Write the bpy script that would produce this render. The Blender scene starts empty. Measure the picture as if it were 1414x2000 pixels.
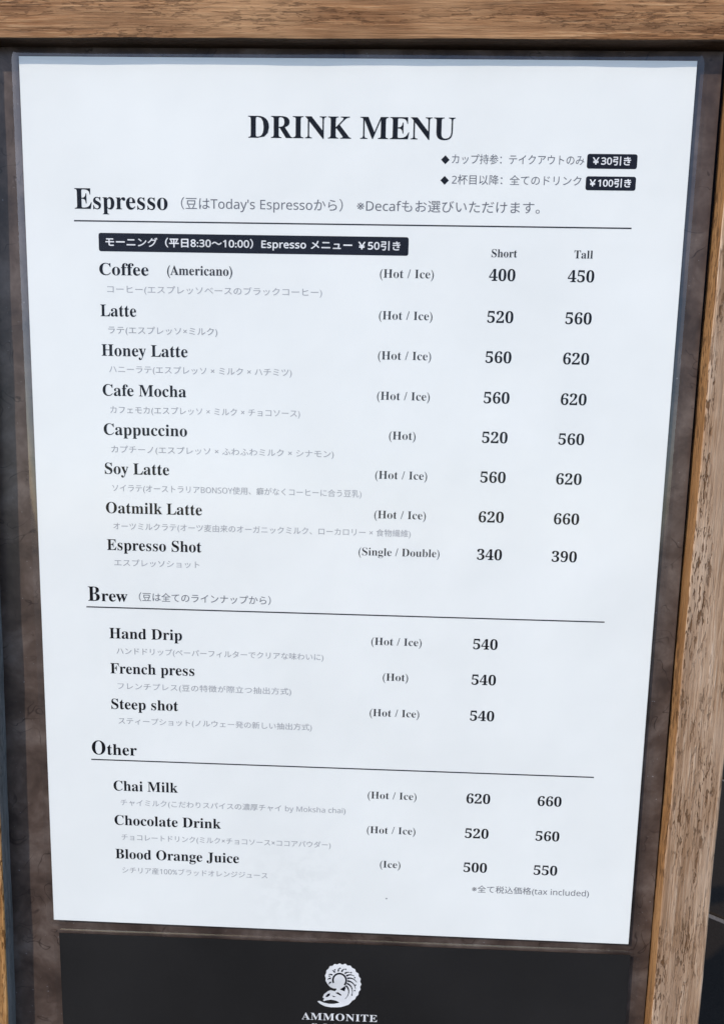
import bpy, bmesh, math, random
from mathutils import Matrix, Vector
random.seed(7)
S = bpy.context.scene
C = S.collection
MM = 0.001

# ------------------------------------------------------------------ placing
LEAN = math.radians(10.0)            # the sign leans back
FOOT = -0.665                        # sign-local y (m) where the legs meet the ground
N = Vector((0, -math.cos(LEAN), math.sin(LEAN)))       # sign normal, towards the viewer
U = Vector((0, math.sin(LEAN), math.cos(LEAN)))        # up along the board
SIGN = Matrix(((1, 0, 0, 0), (0, U.y, N.y, 0), (0, U.z, N.z, 0), (0, 0, 0, 1)))
SIGN = Matrix.Translation((0, 0, -FOOT * math.cos(LEAN))) @ SIGN

# ------------------------------------------------------------------ camera
cam_data = bpy.data.cameras.new('camera')
cam = bpy.data.objects.new('camera', cam_data); C.objects.link(cam); S.camera = cam
cam_data.sensor_fit = 'VERTICAL'; cam_data.sensor_height = 36; cam_data.lens = 27.0
cam_data.clip_start = 0.01; cam_data.clip_end = 500
R = Matrix(((0.99918415, 0.02076218, -0.03464062),
            (-0.02553786, 0.98929488, -0.14367831),
            (0.03128671, 0.14444574, 0.98901798)))
cl = R.transposed().to_4x4(); cl.translation = Vector((19.364, 62.225, 360.971)) * MM
cam.matrix_world = SIGN @ cl

# ------------------------------------------------------------------ sky and sun
sun_local = Vector((-1.34, 1.34, 1.0)).normalized()      # towards the sun, in the sign's own axes
sun_dir = (SIGN.to_3x3() @ sun_local).normalized()
elev = math.asin(sun_dir.z); azim = math.atan2(sun_dir.x, sun_dir.y)
w = bpy.data.worlds.new('World'); S.world = w; w.use_nodes = True
nt = w.node_tree; bg = nt.nodes['Background']
sky = nt.nodes.new('ShaderNodeTexSky'); sky.sky_type = 'NISHITA'; sky.sun_disc = False
sky.sun_elevation = elev; sky.sun_rotation = azim; sky.air_density = 1.0; sky.dust_density = 0.8; sky.ozone_density = 1.0
nt.links.new(sky.outputs[0], bg.inputs[0]); bg.inputs[1].default_value = 0.15
sl = bpy.data.lights.new('sun', 'SUN'); sl.energy = 2.2; sl.angle = math.radians(0.5); sl.color = (1.0, 0.88, 0.72)
so = bpy.data.objects.new('sun', sl); C.objects.link(so)
so.rotation_euler = sun_dir.to_track_quat('Z', 'Y').to_euler(); so.location = sun_dir * 5
S.view_settings.view_transform = 'Standard'; S.view_settings.look = 'None'
S.view_settings.exposure = 0.74; S.view_settings.gamma = 1.0; S.view_settings.use_curve_mapping = False

# ------------------------------------------------------------------ materials
class NT:
    def __init__(s, name):
        s.m = bpy.data.materials.new(name); s.m.use_nodes = True; s.t = s.m.node_tree
        s.b = s.t.nodes['Principled BSDF']; s.out = s.t.nodes['Material Output']
        s.co = s.t.nodes.new('ShaderNodeTexCoord')
    def n(s, kind, **kw):
        x = s.t.nodes.new(kind)
        for k, v in kw.items(): setattr(x, k, v)
        return x
    def l(s, a, b): s.t.links.new(a, b)
    def map(s, scale, loc=(0, 0, 0)):
        x = s.n('ShaderNodeMapping'); s.l(s.co.outputs['Object'], x.inputs[0])
        x.inputs['Scale'].default_value = scale; x.inputs['Location'].default_value = loc
        return x.outputs[0]
    def noise(s, vec, scale, detail=5, rough=.6, dist=0):
        x = s.n('ShaderNodeTexNoise'); s.l(vec, x.inputs['Vector'])
        x.inputs['Scale'].default_value = scale; x.inputs['Detail'].default_value = detail
        x.inputs['Roughness'].default_value = rough; x.inputs['Distortion'].default_value = dist
        return x.outputs['Fac']
    def ramp(s, fac, stops):
        x = s.n('ShaderNodeValToRGB'); s.l(fac, x.inputs[0]); e = x.color_ramp.elements
        while len(e) < len(stops): e.new(.5)
        for el, (p, c) in zip(e, stops): el.position = p; el.color = (*c, 1) if len(c) == 3 else c
        return x.outputs[0]
    def mix(s, f, a, b, mode='MIX'):
        x = s.n('ShaderNodeMix', data_type='RGBA', blend_type=mode)
        for i, v in ((0, f), (6, a), (7, b)):
            if hasattr(v, 'links'): s.l(v, x.inputs[i])
            elif i == 0: x.inputs[0].default_value = v
            else: x.inputs[i].default_value = (*v, 1)
        return x.outputs[2]
    def bump(s, h, strength, dist):
        x = s.n('ShaderNodeBump'); s.l(h, x.inputs['Height'])
        x.inputs['Strength'].default_value = strength; x.inputs['Distance'].default_value = dist
        s.l(x.outputs[0], s.b.inputs['Normal'])
    def base(s, c, rough=.6, spec=.5):
        if hasattr(c, 'links'): s.l(c, s.b.inputs['Base Color'])
        else: s.b.inputs['Base Color'].default_value = (*c, 1)
        s.b.inputs['Roughness'].default_value = rough; s.b.inputs['Specular IOR Level'].default_value = spec

def wood(name, axis, dark, mid, light, pits, seed, rough=.75):
    """weathered timber; axis = the object axis the grain runs along"""
    m = NT(name)
    def sc(a, b):
        v = [b, b, b]; v[axis] = a; return tuple(v)
    off = (seed, seed * 1.7, seed * .3)
    fine = m.noise(m.map(sc(26, 760), off), 1, 8, .74, .15)
    hair = m.noise(m.map(sc(55, 2300), off), 1, 3, .6)
    band = m.noise(m.map(sc(7, 210), off), 1, 4, .6, .3)
    blot = m.noise(m.map(sc(16, 55), off), 1, 4, .55)
    col = m.ramp(fine, [(.36, dark), (.48, mid), (.55, mid), (.66, light)])
    col = m.mix(m.ramp(hair, [(.36, (.42, .42, .42)), (.5, (0, 0, 0))]), col, dark)
    col = m.mix(m.ramp(hair, [(.52, (0, 0, 0)), (.66, (.5, .5, .5))]), col, light)
    col = m.mix(m.ramp(band, [(.38, (.75, .75, .75)), (.52, (0, 0, 0))]), col, tuple(d * .6 + k * .4 for d, k in zip(dark, mid)))
    col = m.mix(m.ramp(blot, [(.42, (0, 0, 0)), (.7, (.5, .5, .5))]), col, light)
    pit = m.noise(m.map(sc(170, 1050), off), 1, 3, .6, .2)
    pitmask = m.ramp(pit, [(.54, (0, 0, 0)), (.60, (1, 1, 1))])
    where = m.ramp(m.noise(m.map(sc(10, 75), (seed * 3, 1, 2)), 1, 3, .6), [(.44, (0, 0, 0)), (.56, (1, 1, 1))])
    pm = m.mix(1.0, pitmask, where, 'MULTIPLY')
    pk = m.n('ShaderNodeMath', operation='MULTIPLY'); m.l(pm, pk.inputs[0]); pk.inputs[1].default_value = pits
    col = m.mix(pk.outputs[0], col, tuple(d * .8 for d in dark))
    m.base(col, rough, .3)
    h = m.n('ShaderNodeMath', operation='SUBTRACT'); m.l(fine, h.inputs[0]); m.l(pk.outputs[0], h.inputs[1])
    m.bump(h.outputs[0], .9, .0009)
    return m.m

M = {}
M['rail_wood'] = wood('warm_brown_timber', 0, (.085, .032, .010), (.30, .137, .054), (.60, .36, .19), .45, 3.1)
M['stile_wood'] = wood('pale_weathered_timber', 1, (.15, .072, .03), (.375, .24, .15), (.57, .43, .325), .95, 9.4)
M['underside_wood'] = wood('shade_darkened_timber', 0, (.035, .02, .012), (.075, .045, .028), (.12, .075, .05), .3, 2.2)  # rail brown darkened to paint in the shade beneath the rail
M['grey_wood'] = wood('grey_inner_timber', 1, (.12, .115, .11), (.22, .215, .21), (.32, .32, .32), .5, 6.6)  # grey tone for the inner face of the left stile
M['amber_wood'] = wood('amber_timber', 1, (.19, .08, .02), (.42, .21, .07), (.58, .36, .17), .9, 12.1)
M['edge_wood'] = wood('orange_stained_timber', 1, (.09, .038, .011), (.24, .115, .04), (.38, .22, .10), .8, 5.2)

m = NT('patinated_dark_panel')
big = m.noise(m.map((1, 1, 1)), 38, 4, .6, .4); mid = m.noise(m.map((1, 1, 1), (3, 1, 0)), 190, 5, .65)
col = m.ramp(big, [(.36, (.045, .031, .026)), (.5, (.082, .057, .047)), (.66, (.135, .103, .089))])
col = m.mix(m.ramp(mid, [(.4, (0, 0, 0)), (.75, (.4, .4, .4))]), col, (.030, .018, .014))
def contour(scale, level, wdt, off):
    f = m.noise(m.map((1, 1, 1), off), scale, 2, .5, .8)
    a = m.n('ShaderNodeMath', operation='SUBTRACT'); m.l(f, a.inputs[0]); a.inputs[1].default_value = level
    b = m.n('ShaderNodeMath', operation='ABSOLUTE'); m.l(a.outputs[0], b.inputs[0])
    return m.ramp(b.outputs[0], [(0, (1, 1, 1)), (wdt, (0, 0, 0))])
swirl = contour(62, .53, .013, (7, 2, 0))
gate = m.ramp(m.noise(m.map((1, 1, 1), (2, 9, 0)), 60, 1, .5), [(.47, (0, 0, 0)), (.6, (.8, .8, .8))])
col = m.mix(m.mix(1.0, swirl, gate, 'MULTIPLY'), col, (.018, .011, .010))
speck = m.ramp(m.noise(m.map((1, 1, 1)), 900, 0, .5), [(.86, (0, 0, 0)), (.9, (.35, .35, .35))])
col = m.mix(speck, col, (.4, .4, .42))
m.base(col, .3, .28); m.bump(mid, .15, .0003)
M['panel'] = m.m

m = NT('white_paper')
pn = m.noise(m.map((1, 1, 1)), 14, 3, .5)
col = m.ramp(pn, [(.3, (.785, .795, .775)), (.7, (.835, .845, .825))])
gr = m.n('ShaderNodeTexGradient', gradient_type='SPHERICAL'); m.l(m.map((28, 28, 28), (.6, 5.2, 0)), gr.inputs[0])
sm = m.n('ShaderNodeMath', operation='MULTIPLY'); m.l(gr.outputs['Fac'], sm.inputs[0]); m.l(m.ramp(m.noise(m.map((1, 1, 1)), 160, 3, .6), [(.42, (0, 0, 0)), (.6, (.26, .26, .26))]), sm.inputs[1])
col = m.mix(sm.outputs[0], col, (.60, .61, .60))
m.base(col, .75, .2); m.bump(m.noise(m.map((1, 1, 1)), 24, 3, .5), .12, .004)
M['paper'] = m.m
m = NT('charcoal_paper')
pn = m.noise(m.map((1, 1, 1)), 10, 3, .5)
m.base(m.ramp(pn, [(.3, (.008, .007, .007)), (.7, (.016, .0145, .0145))]), .6, .3)
M['black_paper'] = m.m
def ink(name, v, rough=.55):
    m = NT(name); m.base(m.ramp(m.noise(m.map((1, 1, 1)), 60, 2), [(.3, tuple(c * .85 for c in v)), (.7, tuple(min(1, c * 1.15) for c in v))]), rough, 0); return m.m
M['black_ink'] = ink('black_ink', (.010, .010, .013))
M['soft_black_ink'] = ink('soft_black_ink', (.035, .035, .04))
M['grey_ink'] = ink('grey_ink', (.16, .16, .18))
M['pale_grey_ink'] = ink('pale_grey_ink', (.37, .37, .39))
M['white_ink'] = ink('white_ink', (.74, .74, .75))
M['badge_ink'] = ink('badge_ink', (.012, .012, .018))

def film(name, wave, refl=.02):
    m = NT(name); t = m.t; t.nodes.remove(m.b)
    fr = m.n('ShaderNodeLayerWeight'); fr.inputs['Blend'].default_value = .5      # 1 - |cos|, the same from both sides
    pw = m.n('ShaderNodeMath', operation='POWER'); m.l(fr.outputs['Facing'], pw.inputs[0]); pw.inputs[1].default_value = 4.5
    k = m.n('ShaderNodeMath', operation='MULTIPLY_ADD'); m.l(pw.outputs[0], k.inputs[0]); k.inputs[1].default_value = .88; k.inputs[2].default_value = refl
    gl = m.n('ShaderNodeBsdfGlossy'); gl.inputs['Roughness'].default_value = .09
    tr = m.n('ShaderNodeBsdfTransparent'); tr.inputs[0].default_value = (.97, .975, .985, 1)
    b = m.n('ShaderNodeBump'); m.l(m.noise(m.map((1, 1, 1)), wave, 2, .5), b.inputs['Height'])
    b.inputs['Strength'].default_value = .25; b.inputs['Distance'].default_value = .001
    m.l(b.outputs[0], gl.inputs['Normal'])
    mx = m.n('ShaderNodeMixShader'); m.l(k.outputs[0], mx.inputs[0]); m.l(tr.outputs[0], mx.inputs[1]); m.l(gl.outputs[0], mx.inputs[2])
    m.l(mx.outputs[0], m.out.inputs[0]); return m.m
M['film'] = film('clear_laminate', 30)
M['film_border'] = film('sealed_laminate_border', 26, .075)      # two films fused: twice the surfaces

m = NT('dark_stone')
g = m.noise(m.map((1, 1, 1)), 420, 4, .7); bl = m.noise(m.map((1, 1, 1)), 6, 4, .6)
m.base(m.mix(m.ramp(bl, [(.3, (0, 0, 0)), (.7, (.5, .5, .5))]), m.ramp(g, [(.3, (.011, .008, .006)), (.7, (.022, .017, .013))]), (.010, .007, .005)), .6, .08)
m.bump(g, .3, .0006); M['stone'] = m.m
m = NT('grey_grout'); g = m.noise(m.map((1, 1, 1)), 300, 4, .7)
m.base(m.ramp(g, [(.3, (.075, .07, .066)), (.7, (.12, .11, .105))]), .9, .2); M['grout'] = m.m

# ------------------------------------------------------------------ helpers
def link(name, me, mat, parent=None, loc=(0, 0, 0)):
    o = bpy.data.objects.new(name, me); C.objects.link(o)
    if mat and not me.materials: me.materials.append(mat)
    if parent: o.parent = parent
    o.location = loc; return o
def thing(name, label, cat, mat, group=None):
    o = bpy.data.objects.new(name, None); C.objects.link(o); o.matrix_world = mat
    o.empty_display_size = .05; o['label'] = label; o['category'] = cat
    if group: o['group'] = group
    return o
def box_me(name, x0, x1, y0, y1, z0, z1, bev=0, seg=3, wob=0, cuts=0, axis=1):
    bm = bmesh.new()
    bmesh.ops.create_cube(bm, size=1)
    for v in bm.verts:
        v.co = Vector(((x0 + x1) / 2 + v.co.x * (x1 - x0), (y0 + y1) / 2 + v.co.y * (y1 - y0), (z0 + z1) / 2 + v.co.z * (z1 - z0)))
    if bev:
        bmesh.ops.bevel(bm, geom=list(bm.edges), offset=bev, segments=seg, affect='EDGES', profile=.5)
    if cuts:
        L = (x0, y0)[axis]; H = (x1, y1)[axis]
        for i in range(1, cuts):
            p = L + (H - L) * i / cuts
            co = [0, 0, 0]; co[axis] = p; no = [0, 0, 0]; no[axis] = 1
            bmesh.ops.bisect_plane(bm, geom=list(bm.verts) + list(bm.edges) + list(bm.faces), plane_co=co, plane_no=no)
        rr = random.Random(sum(map(ord, name)))
        ph = [rr.uniform(0, 6.3) for _ in range(8)]
        for v in bm.verts:
            s = v.co[axis]
            sgn = 1 if v.co.z > (z0 + z1) / 2 else -1
            oth = 1 - axis
            so_ = 1 if v.co[oth] > (((x0 + x1) / 2, (y0 + y1) / 2)[oth]) else -1
            d = wob * (math.sin(s * 47 + ph[0] + so_) + .6 * math.sin(s * 131 + ph[1] + so_ * 2) + .35 * math.sin(s * 310 + ph[2]))
            v.co[oth] += d * .8 * so_; v.co.z += wob * .5 * sgn * math.sin(s * 83 + ph[3] + so_)
    me = bpy.data.meshes.new(name); bm.to_mesh(me); bm.free()
    for p in me.polygons: p.use_smooth = False
    return me
def poly_me(name, loops, z=0.0):
    """flat mesh of several filled outlines, mm"""
    bm = bmesh.new()
    for lp in loops:
        vs = [bm.verts.new((x * MM, y * MM, z * MM)) for x, y in lp]
        es = [bm.edges.new((vs[i], vs[(i + 1) % len(vs)])) for i in range(len(vs))]
        bmesh.ops.triangle_fill(bm, edges=es, use_beauty=True)
    for f in bm.faces:
        if f.normal.z < 0: f.normal_flip()
    me = bpy.data.meshes.new(name); bm.to_mesh(me); bm.free(); return me
def rrect(x0, x1, y0, y1, r, n=6):
    pts = []
    for cx, cy, a0 in ((x1 - r, y1 - r, 0), (x0 + r, y1 - r, 90), (x0 + r, y0 + r, 180), (x1 - r, y0 + r, 270)):
        for i in range(n + 1):
            a = math.radians(a0 + 90 * i / n); pts.append((cx + r * math.cos(a), cy + r * math.sin(a)))
    return pts
def serif(s):
    """swap Latin letters and figures for the bold serif alphabet of the built-in font set"""
    r = ''
    for ch in s:
        if 'A' <= ch <= 'Z': r += chr(0x1D400 + ord(ch) - 65)
        elif 'a' <= ch <= 'z': r += chr(0x1D41A + ord(ch) - 97)
        elif '0' <= ch <= '9': r += chr(0x1D7CE + ord(ch) - 48)
        else: r += ch
    return r
def sans(s):
    """the same for the plain sans alphabet"""
    r = ''
    for ch in s:
        if 'A' <= ch <= 'Z': r += chr(0x1D5A0 + ord(ch) - 65)
        elif 'a' <= ch <= 'z': r += chr(0x1D5BA + ord(ch) - 97)
        elif '0' <= ch <= '9': r += chr(0x1D7E2 + ord(ch) - 48)
        else: r += ch
    return r
def raw_text(s, off, space):
    c = bpy.data.curves.new('line', 'FONT'); c.body = s; c.size = 1; c.offset = off; c.space_character = space
    c.resolution_u = 3; c.fill_mode = 'FRONT'
    o = bpy.data.objects.new('line', c); C.objects.link(o)
    bpy.context.view_layer.update()
    me = bpy.data.meshes.new_from_object(o.evaluated_get(bpy.context.evaluated_depsgraph_get()))
    bpy.data.objects.remove(o); bpy.data.curves.remove(c)
    return me
def embolden(me, d):
    vs = [tuple(v.co) for v in me.vertices]; fs = [tuple(p.vertices) for p in me.polygons]; V = []; F = []
    for i, (dx, dy) in enumerate(((-d, 0), (d, 0), (0, d), (0, -d))):
        F += [tuple(k + len(V) for k in f) for f in fs]
        V += [(x + dx, y + dy, i) for x, y, z in vs]
    m2 = bpy.data.meshes.new('line'); m2.from_pydata(V, [], F); bpy.data.meshes.remove(me); return m2
def bounds(me):
    xs = [v.co.x for v in me.vertices]; ys = [v.co.y for v in me.vertices]
    return min(xs), max(xs), min(ys), max(ys)
CAP = {}
def text(name, s, x0, x1, base, h, mat, parent, z=.06, kind='serif', off=0, fullbox=False, tilt=0, smin=.88, smax=1.12, bold=0):
    """one printed line, filling x0..x1 mm with its baseline (or ink foot) at base; h = cap or ink height in mm"""
    body = serif(s) if kind == 'serif' else sans(s)
    if fullbox: sy = h
    else:
        key = kind
        if key not in CAP:
            t = raw_text(serif('H') if kind == 'serif' else '目', 0, 1); b = bounds(t); CAP[key] = (b[3] - b[2], b[2]); bpy.data.meshes.remove(t)
        sy = h / CAP[key][0]
    me = raw_text(body, off / sy, 1); b = bounds(me)
    want = x1 - x0; nat = (b[1] - b[0]) * sy; sx = max(smin, min(smax, want / nat))
    n = max(1, len(s) - 1)
    if abs(want - nat * sx) > .02 * want and n > 1:
        sp = 1.0
        me2 = raw_text(body, off / sy, 1.3); b2 = bounds(me2)
        slope = ((b2[1] - b2[0]) - (b[1] - b[0])) / .3
        sp = 1 + (want / (sy * sx) - (b[1] - b[0])) / slope
        bpy.data.meshes.remove(me2); bpy.data.meshes.remove(me)
        me = raw_text(body, off / sy, sp); b = bounds(me)
    if bold: me = embolden(me, bold / sy)
    b = bounds(me); sx = want / ((b[1] - b[0]) * sy)
    foot = 0 if kind == 'serif' else CAP.get(kind, (0, 0))[1]
    for v in me.vertices:
        x = (v.co.x - b[0]) * sy * sx; y = (v.co.y - foot) * sy
        v.co = Vector(((x0 + x) * MM, (base + y + tilt * x) * MM, (z + v.co.z * .004) * MM))
    me.name = name; me.materials.clear()
    return link(name, me, mat, parent)

def slab(name, x0, x1, y0, y1, z0, z1, mat, parent):
    return link(name, box_me(name, x0 * MM, x1 * MM, y0 * MM, y1 * MM, z0 * MM, z1 * MM), mat, parent)
def film_sheet(name, x0, x1, y0, y1, r, z, parent, amp=.15, core=(0, 0, 0, 0)):
    """a clear rounded sheet, gently rippled, with a thin rolled edge"""
    bm = bmesh.new()
    out = rrect(x0, x1, y0, y1, r, 8)
    nx, ny = 60, 84
    rr = random.Random(int(abs(x0) * 10)); ph = [rr.uniform(0, 6.28) for _ in range(6)]
    def inside(px, py):       # clamp grid corner points onto the rounded outline
        for cx, cy, sx, sy in ((x1 - r, y1 - r, 1, 1), (x0 + r, y1 - r, -1, 1), (x0 + r, y0 + r, -1, -1), (x1 - r, y0 + r, 1, -1)):
            dx, dy = px - cx, py - cy
            if dx * sx > 0 and dy * sy > 0:
                d = math.hypot(dx, dy); m_ = max(abs(dx), abs(dy))
                if d > 0: return cx + dx * m_ / d, cy + dy * m_ / d
        return px, py
    def ticks(a, b, n):
        t = [a + (b - a) * (i / n) for i in range(n + 1)] + [c for c in core if a < c < b and min(c - a, b - c) < 5]
        return sorted(set(t + [a + k for k in (.5, 1, 1.6, 2.3, 3.1, r)] + [b - k for k in (.5, 1, 1.6, 2.3, 3.1, r)]))
    X = ticks(x0, x1, nx); Y = ticks(y0, y1, ny); g = []
    for y in Y:
        row = []
        for x in X:
            px, py = inside(x, y)
            e = min(px - x0, x1 - px, py - y0, y1 - py)
            k = max(0, 1 - e / 3.2)
            zz = z - .42 * k * k + amp * math.sin(px * .021 + ph[0] + py * .013) * .5 + amp * k * (math.sin(py * .031 + ph[1]) + math.sin(px * .035 + ph[2])) * .6
            row.append(bm.verts.new((px * MM, py * MM, zz * MM)))
        g.append(row)
    for j in range(len(Y) - 1):
        for i in range(len(X) - 1):
            f = bm.faces.new((g[j][i], g[j][i + 1], g[j + 1][i + 1], g[j + 1][i])); f.smooth = True
            c_ = f.calc_center_median() / MM; f.material_index = 0 if core[0] < c_.x < core[1] and core[2] < c_.y < core[3] else 1
    me = bpy.data.meshes.new(name); bm.to_mesh(me); bm.free()
    me.materials.append(M['film']); me.materials.append(M['film_border'])
    return link(name, me, None, parent)

# ------------------------------------------------------------------ ground: dark pavers with pale joints
gm = bpy.data.meshes.new('ground')
gm.from_pydata([(-60, -60, -.003), (60, -60, -.003), (60, 60, -.003), (-60, 60, -.003)], [], [(0, 1, 2, 3)])
ground = link('pavement', gm, M['grout']); ground['kind'] = 'structure'
SW, SH, J = .598, .298, .008
slab_me = box_me('paving_slab', -SW / 2 + J / 2, SW / 2 - J / 2, -SH / 2 + J / 2, SH / 2 - J / 2, -.03, 0, .0018, 2)
slab_me.materials.append(M['stone'])
GA = math.radians(-30)
k = 0
for j in range(-8, 13):
    for i in range(-6, 8):
        x = (i + (.5 if j % 2 else 0)) * SW; y = j * SH + .0096
        o = link('paving_slab', slab_me, None, ground)
        o.location = (x * math.cos(GA) - y * math.sin(GA) + .1, x * math.sin(GA) + y * math.cos(GA) + .1, random.uniform(-.0012, .0008))
        o.rotation_euler = (random.uniform(-.002, .002), random.uniform(-.002, .002), GA); k += 1

# ------------------------------------------------------------------ the wooden sign
sign = thing('menu_sign', 'wooden framed pavement sign with a dark mottled panel holding both laminated sheets', 'sign', SIGN @ Matrix.Translation((0, FOOT, 0)))
holder = Matrix.Translation((0, -FOOT, 0))
def spart(name, me, mat, label=None, mtx=None):
    o = link(name, me, mat, sign); o.matrix_local = holder @ (mtx or Matrix.Identity(4))
    if label: o['label'] = label
    return o
FZ = 6.4                     # front of the timber, mm proud of the sheet plane
spart('panel', box_me('panel', -.1760, .1600, -.640, .2145, -.0050, -.0017), M['panel'])
spart('backing_board', box_me('backing_board', -.180, .170, -.645, .240, -.012, -.0052), M['black_ink'])
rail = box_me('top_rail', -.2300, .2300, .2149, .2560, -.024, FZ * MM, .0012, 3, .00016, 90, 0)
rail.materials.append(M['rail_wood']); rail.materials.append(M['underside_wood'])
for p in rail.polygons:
    if p.normal.y < -.35: p.material_index = 1  # downward faces get the brown with shade in its colour
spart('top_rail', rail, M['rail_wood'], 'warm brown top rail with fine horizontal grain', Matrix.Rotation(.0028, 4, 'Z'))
def stile(xa, xb, name_lab, tilt, face_neg):
    me = box_me('stile' + str(int(xb)), xa * MM, xb * MM, -.665, .2130, -.024, FZ * MM, .0010, 3, .00018, 160, 1)
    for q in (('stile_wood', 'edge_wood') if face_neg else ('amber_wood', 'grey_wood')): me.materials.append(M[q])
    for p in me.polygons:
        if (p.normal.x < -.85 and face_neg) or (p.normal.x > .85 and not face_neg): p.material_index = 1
    o = spart('stile', me, None, name_lab)
    o.matrix_local = holder @ Matrix.Translation((0, -.18, 0)) @ Matrix.Rotation(tilt, 4, 'Z') @ Matrix.Translation((0, .18, 0))
    return o
stile(160.9, 184.9, 'pale weathered right stile with pitted grain', -.004, True)
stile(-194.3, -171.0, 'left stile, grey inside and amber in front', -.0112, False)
spart('bottom_rail', box_me('bottom_rail', -.1690, .1600, -.655, -.6405, -.020, .0062, .001, 3, .00015, 60, 0), M['rail_wood'])
for sx in (-1, 1):           # rear legs that prop the sign
    bm_ = box_me('rear_leg', sx * .172 - .011, sx * .172 + .011, -.705, .20, -.046, -.026, .001, 2)
    spart('rear_leg', bm_, M['stile_wood'], None, Matrix.Translation((0, .2, 0)) @ Matrix.Rotation(math.radians(24), 4, 'X') @ Matrix.Translation((0, -.2, 0)))

# ------------------------------------------------------------------ the laminated menu
menu = thing('menu_sheet', 'white laminated drink menu with black lettering fixed in the wooden sign', 'menu', SIGN)
slab('paper', -148.5, 148.5, -210, 210, -.30, .0, M['paper'], menu)
K, SK, G, PG, WH = M['black_ink'], M['soft_black_ink'], M['grey_ink'], M['pale_grey_ink'], M['white_ink']
text('title_text', 'DRINK MENU', -46.3, 45.5, 176.85, 9.2, K, menu)
for cap, rest, xc0, xc1, xr0, xr1, base, hc, hr in (
        ('E', 'spresso', -125.5, -117.6, -117.0, -82.9, 145.6, 8.9, 7.5),
        ('B', 'rew', -125.0, -119.2, -118.4, -105.5, -37.8, 7.2, 5.6),
        ('O', 'ther', -125.5, -118.6, -117.8, -102.7, -117.4, 7.3, 5.8)):
    text('heading_initial', cap, xc0, xc1, base, hc, K, menu)
    text('section_heading', rest, xr0, xr1, base, hr, K, menu, smin=.7)
for y in (140.35, -40.9, -120.2):
    slab('rule_line', -126.0, 125.3, y - .3, y + .3, .0, .05, SK, menu)
text('section_note', "（豆はToday's Espressoから）", -76.8, -3.6, 146.0, 4.8, G, menu, kind='sans', smin=.8)
text('section_note', '※Decafもお選びいただけます。', 2.8, 84.3, 146.0, 4.8, G, menu, kind='sans', smin=.8)
text('section_note', '（豆は全てのラインナップから）', -99.9, -35.4, -37.2, 4.0, G, menu, kind='sans', smin=.8)
def badge(x0, x1, y0, y1, s, tx0, tx1, tb, th):
    b = link('discount_badge', poly_me('discount_badge', [rrect(x0, x1, y0, y1, 1.0)], .05), M['badge_ink'], menu)
    t = text('badge_text', s, tx0, tx1, tb, th, WH, b, z=.10, kind='sans', bold=.10)
badge(-114.9, 26.4, 127.1, 135.2, 'モーニング（平日8:30～10:00）Espresso メニュー ￥50引き', -111.8, 22.8, 129.35, 3.7)
badge(103.9, 125.8, 165.4, 171.6, '￥30引き', 106.3, 123.1, 166.9, 3.4)
badge(103.9, 125.8, 156.3, 162.2, '￥100引き', 105.5, 123.8, 157.7, 3.3)
for y in (168.45, 159.75):
    link('bullet_mark', poly_me('bullet_mark', [[(39.7, y), (41.6, y - 1.9), (43.5, y), (41.6, y + 1.9)]], .05), K, menu)
text('offer_text', 'カップ持参：テイクアウトのみ', 44.5, 102.7, 166.8, 3.9, G, menu, kind='sans', smin=.8)
text('offer_text', '2杯目以降：全てのドリンク', 44.8, 101.9, 158.1, 3.9, G, menu, kind='sans', smin=.8)
text('column_heading', 'Short', 63.8, 75.2, 127.1, 3.45, SK, menu, off=-.01, smin=.75)
text('column_heading', 'Tall', 100.7, 109.0, 127.1, 3.45, SK, menu, off=-.01, smin=.75)
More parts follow.
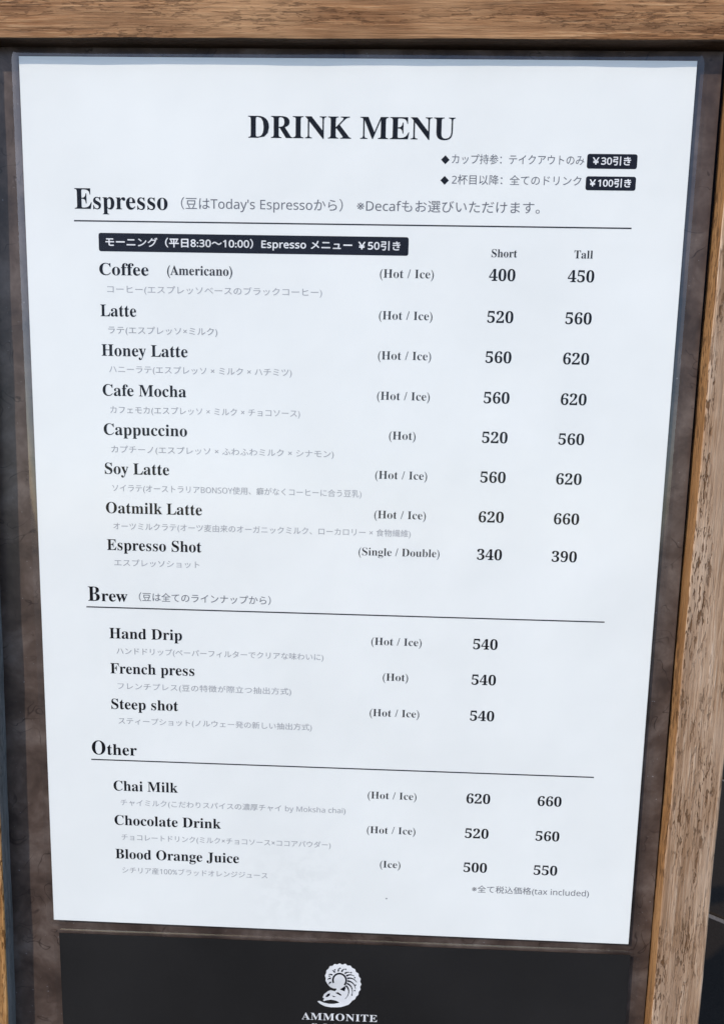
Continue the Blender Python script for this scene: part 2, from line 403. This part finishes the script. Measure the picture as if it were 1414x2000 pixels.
rows = [  # name, right edge, baseline, serving, short, tall, note, note right edge, note centre
    ('Coffee', -92.2, 116.6, '(Hot / Ice)', '400', '450', 'コーヒー(エスプレッソベースのブラックコーヒー)', -12.4, 110.3),
    ('Latte', -98.3, 98.1, '(Hot / Ice)', '520', '560', 'ラテ(エスプレッソ×ミルク)', -60.6, 91.9),
    ('Honey Latte', -74.6, 80.1, '(Hot / Ice)', '560', '620', 'ハニーラテ(エスプレッソ × ミルク × ハチミツ)', -26.0, 74.0),
    ('Cafe Mocha', -75.5, 61.7, '(Hot / Ice)', '560', '620', 'カフェモカ(エスプレッソ × ミルク × チョコソース)', -22.0, 55.2),
    ('Cappuccino', -75.3, 43.4, '(Hot)', '520', '560', 'カプチーノ(エスプレッソ × ふわふわミルク × シナモン)', -5.9, 36.6),
    ('Soy Latte', -84.1, 24.8, '(Hot / Ice)', '560', '620', 'ソイラテ(オーストラリアBONSOY使用、癖がなくコーヒーに合う豆乳)', 7.5, 18.1),
    ('Oatmilk Latte', -68.6, 5.9, '(Hot / Ice)', '620', '660', 'オーツミルクラテ(オーツ麦由来のオーガニックミルク、ローカロリー × 食物繊維)', 31.3, -.4),
    ('Espresso Shot', -69.0, -12.2, '(Single / Double)', '340', '390', 'エスプレッソショット', -70.0, -18.4),
    ('Hand Drip', -79.0, -56.5, '(Hot / Ice)', '540', None, 'ハンドドリップ(ペーパーフィルターでクリアな味わいに)', -9.4, -62.9),
    ('French press', -73.1, -74.5, '(Hot)', '540', None, 'フレンチプレス(豆の特徴が際立つ抽出方式)', -25.1, -81.0),
    ('Steep shot', -81.4, -93.0, '(Hot / Ice)', '540', None, 'スティープショット(ノルウェー発の新しい抽出方式)', -14.7, -99.2),
    ('Chai Milk', -82.2, -136.5, '(Hot / Ice)', '620', '660', 'チャイミルク(こだわりスパイスの濃厚チャイ by Moksha chai)', 2.8, -142.9),
    ('Chocolate Drink', -60.4, -155.2, '(Hot / Ice)', '520', '560', 'チョコレートドリンク(ミルク×チョコソース×ココアパウダー)', -4.4, -161.9),
    ('Blood Orange Juice', -51.2, -173.8, '(Ice)', '500', '550', 'シチリア産100%ブラッドオレンジジュース', -36.5, -180.2)]
for nm, xr, base, serve, sh, ta, note, nx, ny in rows:
    text('item_name', nm, -115.0, xr, base, 5.3, K, menu, smin=.75)
    hw = {'(Hot / Ice)': 12.2, '(Hot)': 6.2, '(Ice)': 5.2, '(Single / Double)': 19.3}[serve]
    yc = base + 2.7
    text('serving_note', serve, 26 - hw, 26 + hw, base + .75, 3.8, SK, menu, off=-.05, smin=.72)
    text('price', sh, 69 - 5.9, 69 + 5.9, base + .15, 5.0, K, menu, smin=.7)
    if ta: text('price', ta, 104.3 - 5.9, 104.3 + 5.9, base + .15, 5.0, K, menu, smin=.7)
    text('item_note', note, -111.6, nx, ny - 1.65, 3.3, PG, menu, kind='sans', smin=.7)
text('item_name', '(Americano)', -83.6, -53.6, 117.1, 4.1, SK, menu, smin=.75)
text('tax_note', '※全て税込価格(tax included)', 67.8, 126.8, -184.7, 3.7, G, menu, kind='sans', smin=.7)
link('ink_speck', poly_me('ink_speck', [rrect(24.2, 25.0, -190.5, -189.8, .3, 3)], .05), G, menu)
film_sheet('laminate', -151.8, 151.6, -213.6, 213.4, 5.0, .55, menu, .15, (-148.5, 148.5, -210, 210))

# ------------------------------------------------------------------ the black shop sheet below
logo = thing('shop_sheet', 'black laminated sheet with a white ammonite emblem below the drink menu', 'poster',
             SIGN @ Matrix.Rotation(.0045, 4, 'Z'))
slab('paper', -147.0, 149.0, -630, -216.9, -.30, .0, M['black_paper'], logo)
E2 = Matrix(((1, 0), (0, 1)))
def lp(pts):  # emblem outline units -> mm on the sheet
    return [(.32 + (x - 560) * .0376 + .9 - 1.0, -236.7 - (y - 315) * .0423 - .9) for x, y in pts]
whorl = [(520, 432), (478, 432), (440, 418), (412, 395), (388, 362), (368, 330), (372, 298), (358, 262), (376, 226), (380, 190), (408, 166), (424, 132), (462, 124), (490, 98), (530, 104),
         (560, 86), (598, 104), (640, 88), (668, 112), (712, 112), (734, 142), (776, 158), (786, 194), (824, 216), (828, 254), (856, 286), (848, 322), (866, 362), (848, 396), (856, 434), (830, 466),
         (826, 508), (796, 532), (780, 572), (742, 590), (720, 620), (690, 648), (640, 668), (590, 684), (520, 692), (440, 694), (370, 684), (318, 664), (280, 642), (258, 616), (290, 612),
         (345, 634), (410, 646), (480, 646), (540, 634), (566, 622), (520, 600), (450, 588), (390, 598), (345, 612), (338, 600), (355, 580), (330, 562), (348, 520), (398, 476), (440, 458), (500, 470), (520, 452)]
emb = link('emblem', poly_me('emblem', [lp(whorl)], .05), WH, logo)
def arc(cx, cy, r0, r1, a0, a1, n=14):
    o_ = [(cx + r1 * math.cos(math.radians(a0 + (a1 - a0) * i / n)), cy - r1 * math.sin(math.radians(a0 + (a1 - a0) * i / n))) for i in range(n + 1)]
    i_ = [(cx + r0 * math.cos(math.radians(a1 - (a1 - a0) * i / n)), cy - r0 * math.sin(math.radians(a1 - (a1 - a0) * i / n))) for i in range(n + 1)]
    return o_ + i_
cuts = [arc(562, 318, 80, 104, -42, 205, 24),
        [(568, 440), (596, 424), (640, 392), (648, 420), (634, 466), (592, 452)],
        [(505, 492), (545, 482), (590, 512), (588, 530), (545, 512)], [(368, 548), (398, 512), (432, 500), (430, 530), (392, 556)],
        [(460, 530), (520, 545), (480, 552)]]
for a, r0, r1, bend in ((52, 118, 205, 14), (34, 112, 250, 16), (16, 110, 285, 20), (-2, 108, 300, 24), (-20, 108, 315, 28), (-38, 112, 320, 34), (76, 120, 190, 8), (98, 122, 180, 5), (122, 122, 180, -5), (146, 122, 185, -8), (170, 122, 180, -8), (194, 120, 175, -8)):
    up, dn = [], []
    for i in range(7):
        t = i / 6; r = r0 + (r1 - r0) * t * .74; an = math.radians(a - bend * t * t)
        wdt = 12 * (1 - t * .45)
        x = 562 + r * math.cos(an); y = 318 - r * math.sin(an)
        up.append((x - wdt * math.sin(an), y - wdt * math.cos(an))); dn.append((x + wdt * math.sin(an), y + wdt * math.cos(an)))
    cuts.append(up + dn[::-1])
for a, r in ((160, 150), (115, 155), (88, 165), (62, 175), (35, 195), (12, 215), (-14, 230), (-32, 250), (-48, 262)):
    x = 562 + r * math.cos(math.radians(a)); y = 318 - r * math.sin(math.radians(a))
    cuts.append([(x + 11 * math.cos(q * 1.047), y + 11 * math.sin(q * 1.047)) for q in range(6)])
for cpoly in cuts:
    link('emblem_groove', poly_me('emblem_groove', [lp(cpoly)], .09), M['badge_ink'], emb)
text('shop_name_text', 'AMMONITE', -19.4, 20.3, -261.4, 4.0, WH, logo, z=.06, smin=.7, tilt=.006)
text('shop_name_text', 'COFFEE', -14.4, 16.4, -266.5, 3.0, WH, logo, z=.06, off=-.02)
film_sheet('laminate', -150.0, 152.0, -633, -214.2, 5.0, .52, logo, .12, (-147.0, 149.0, -630, -216.9))
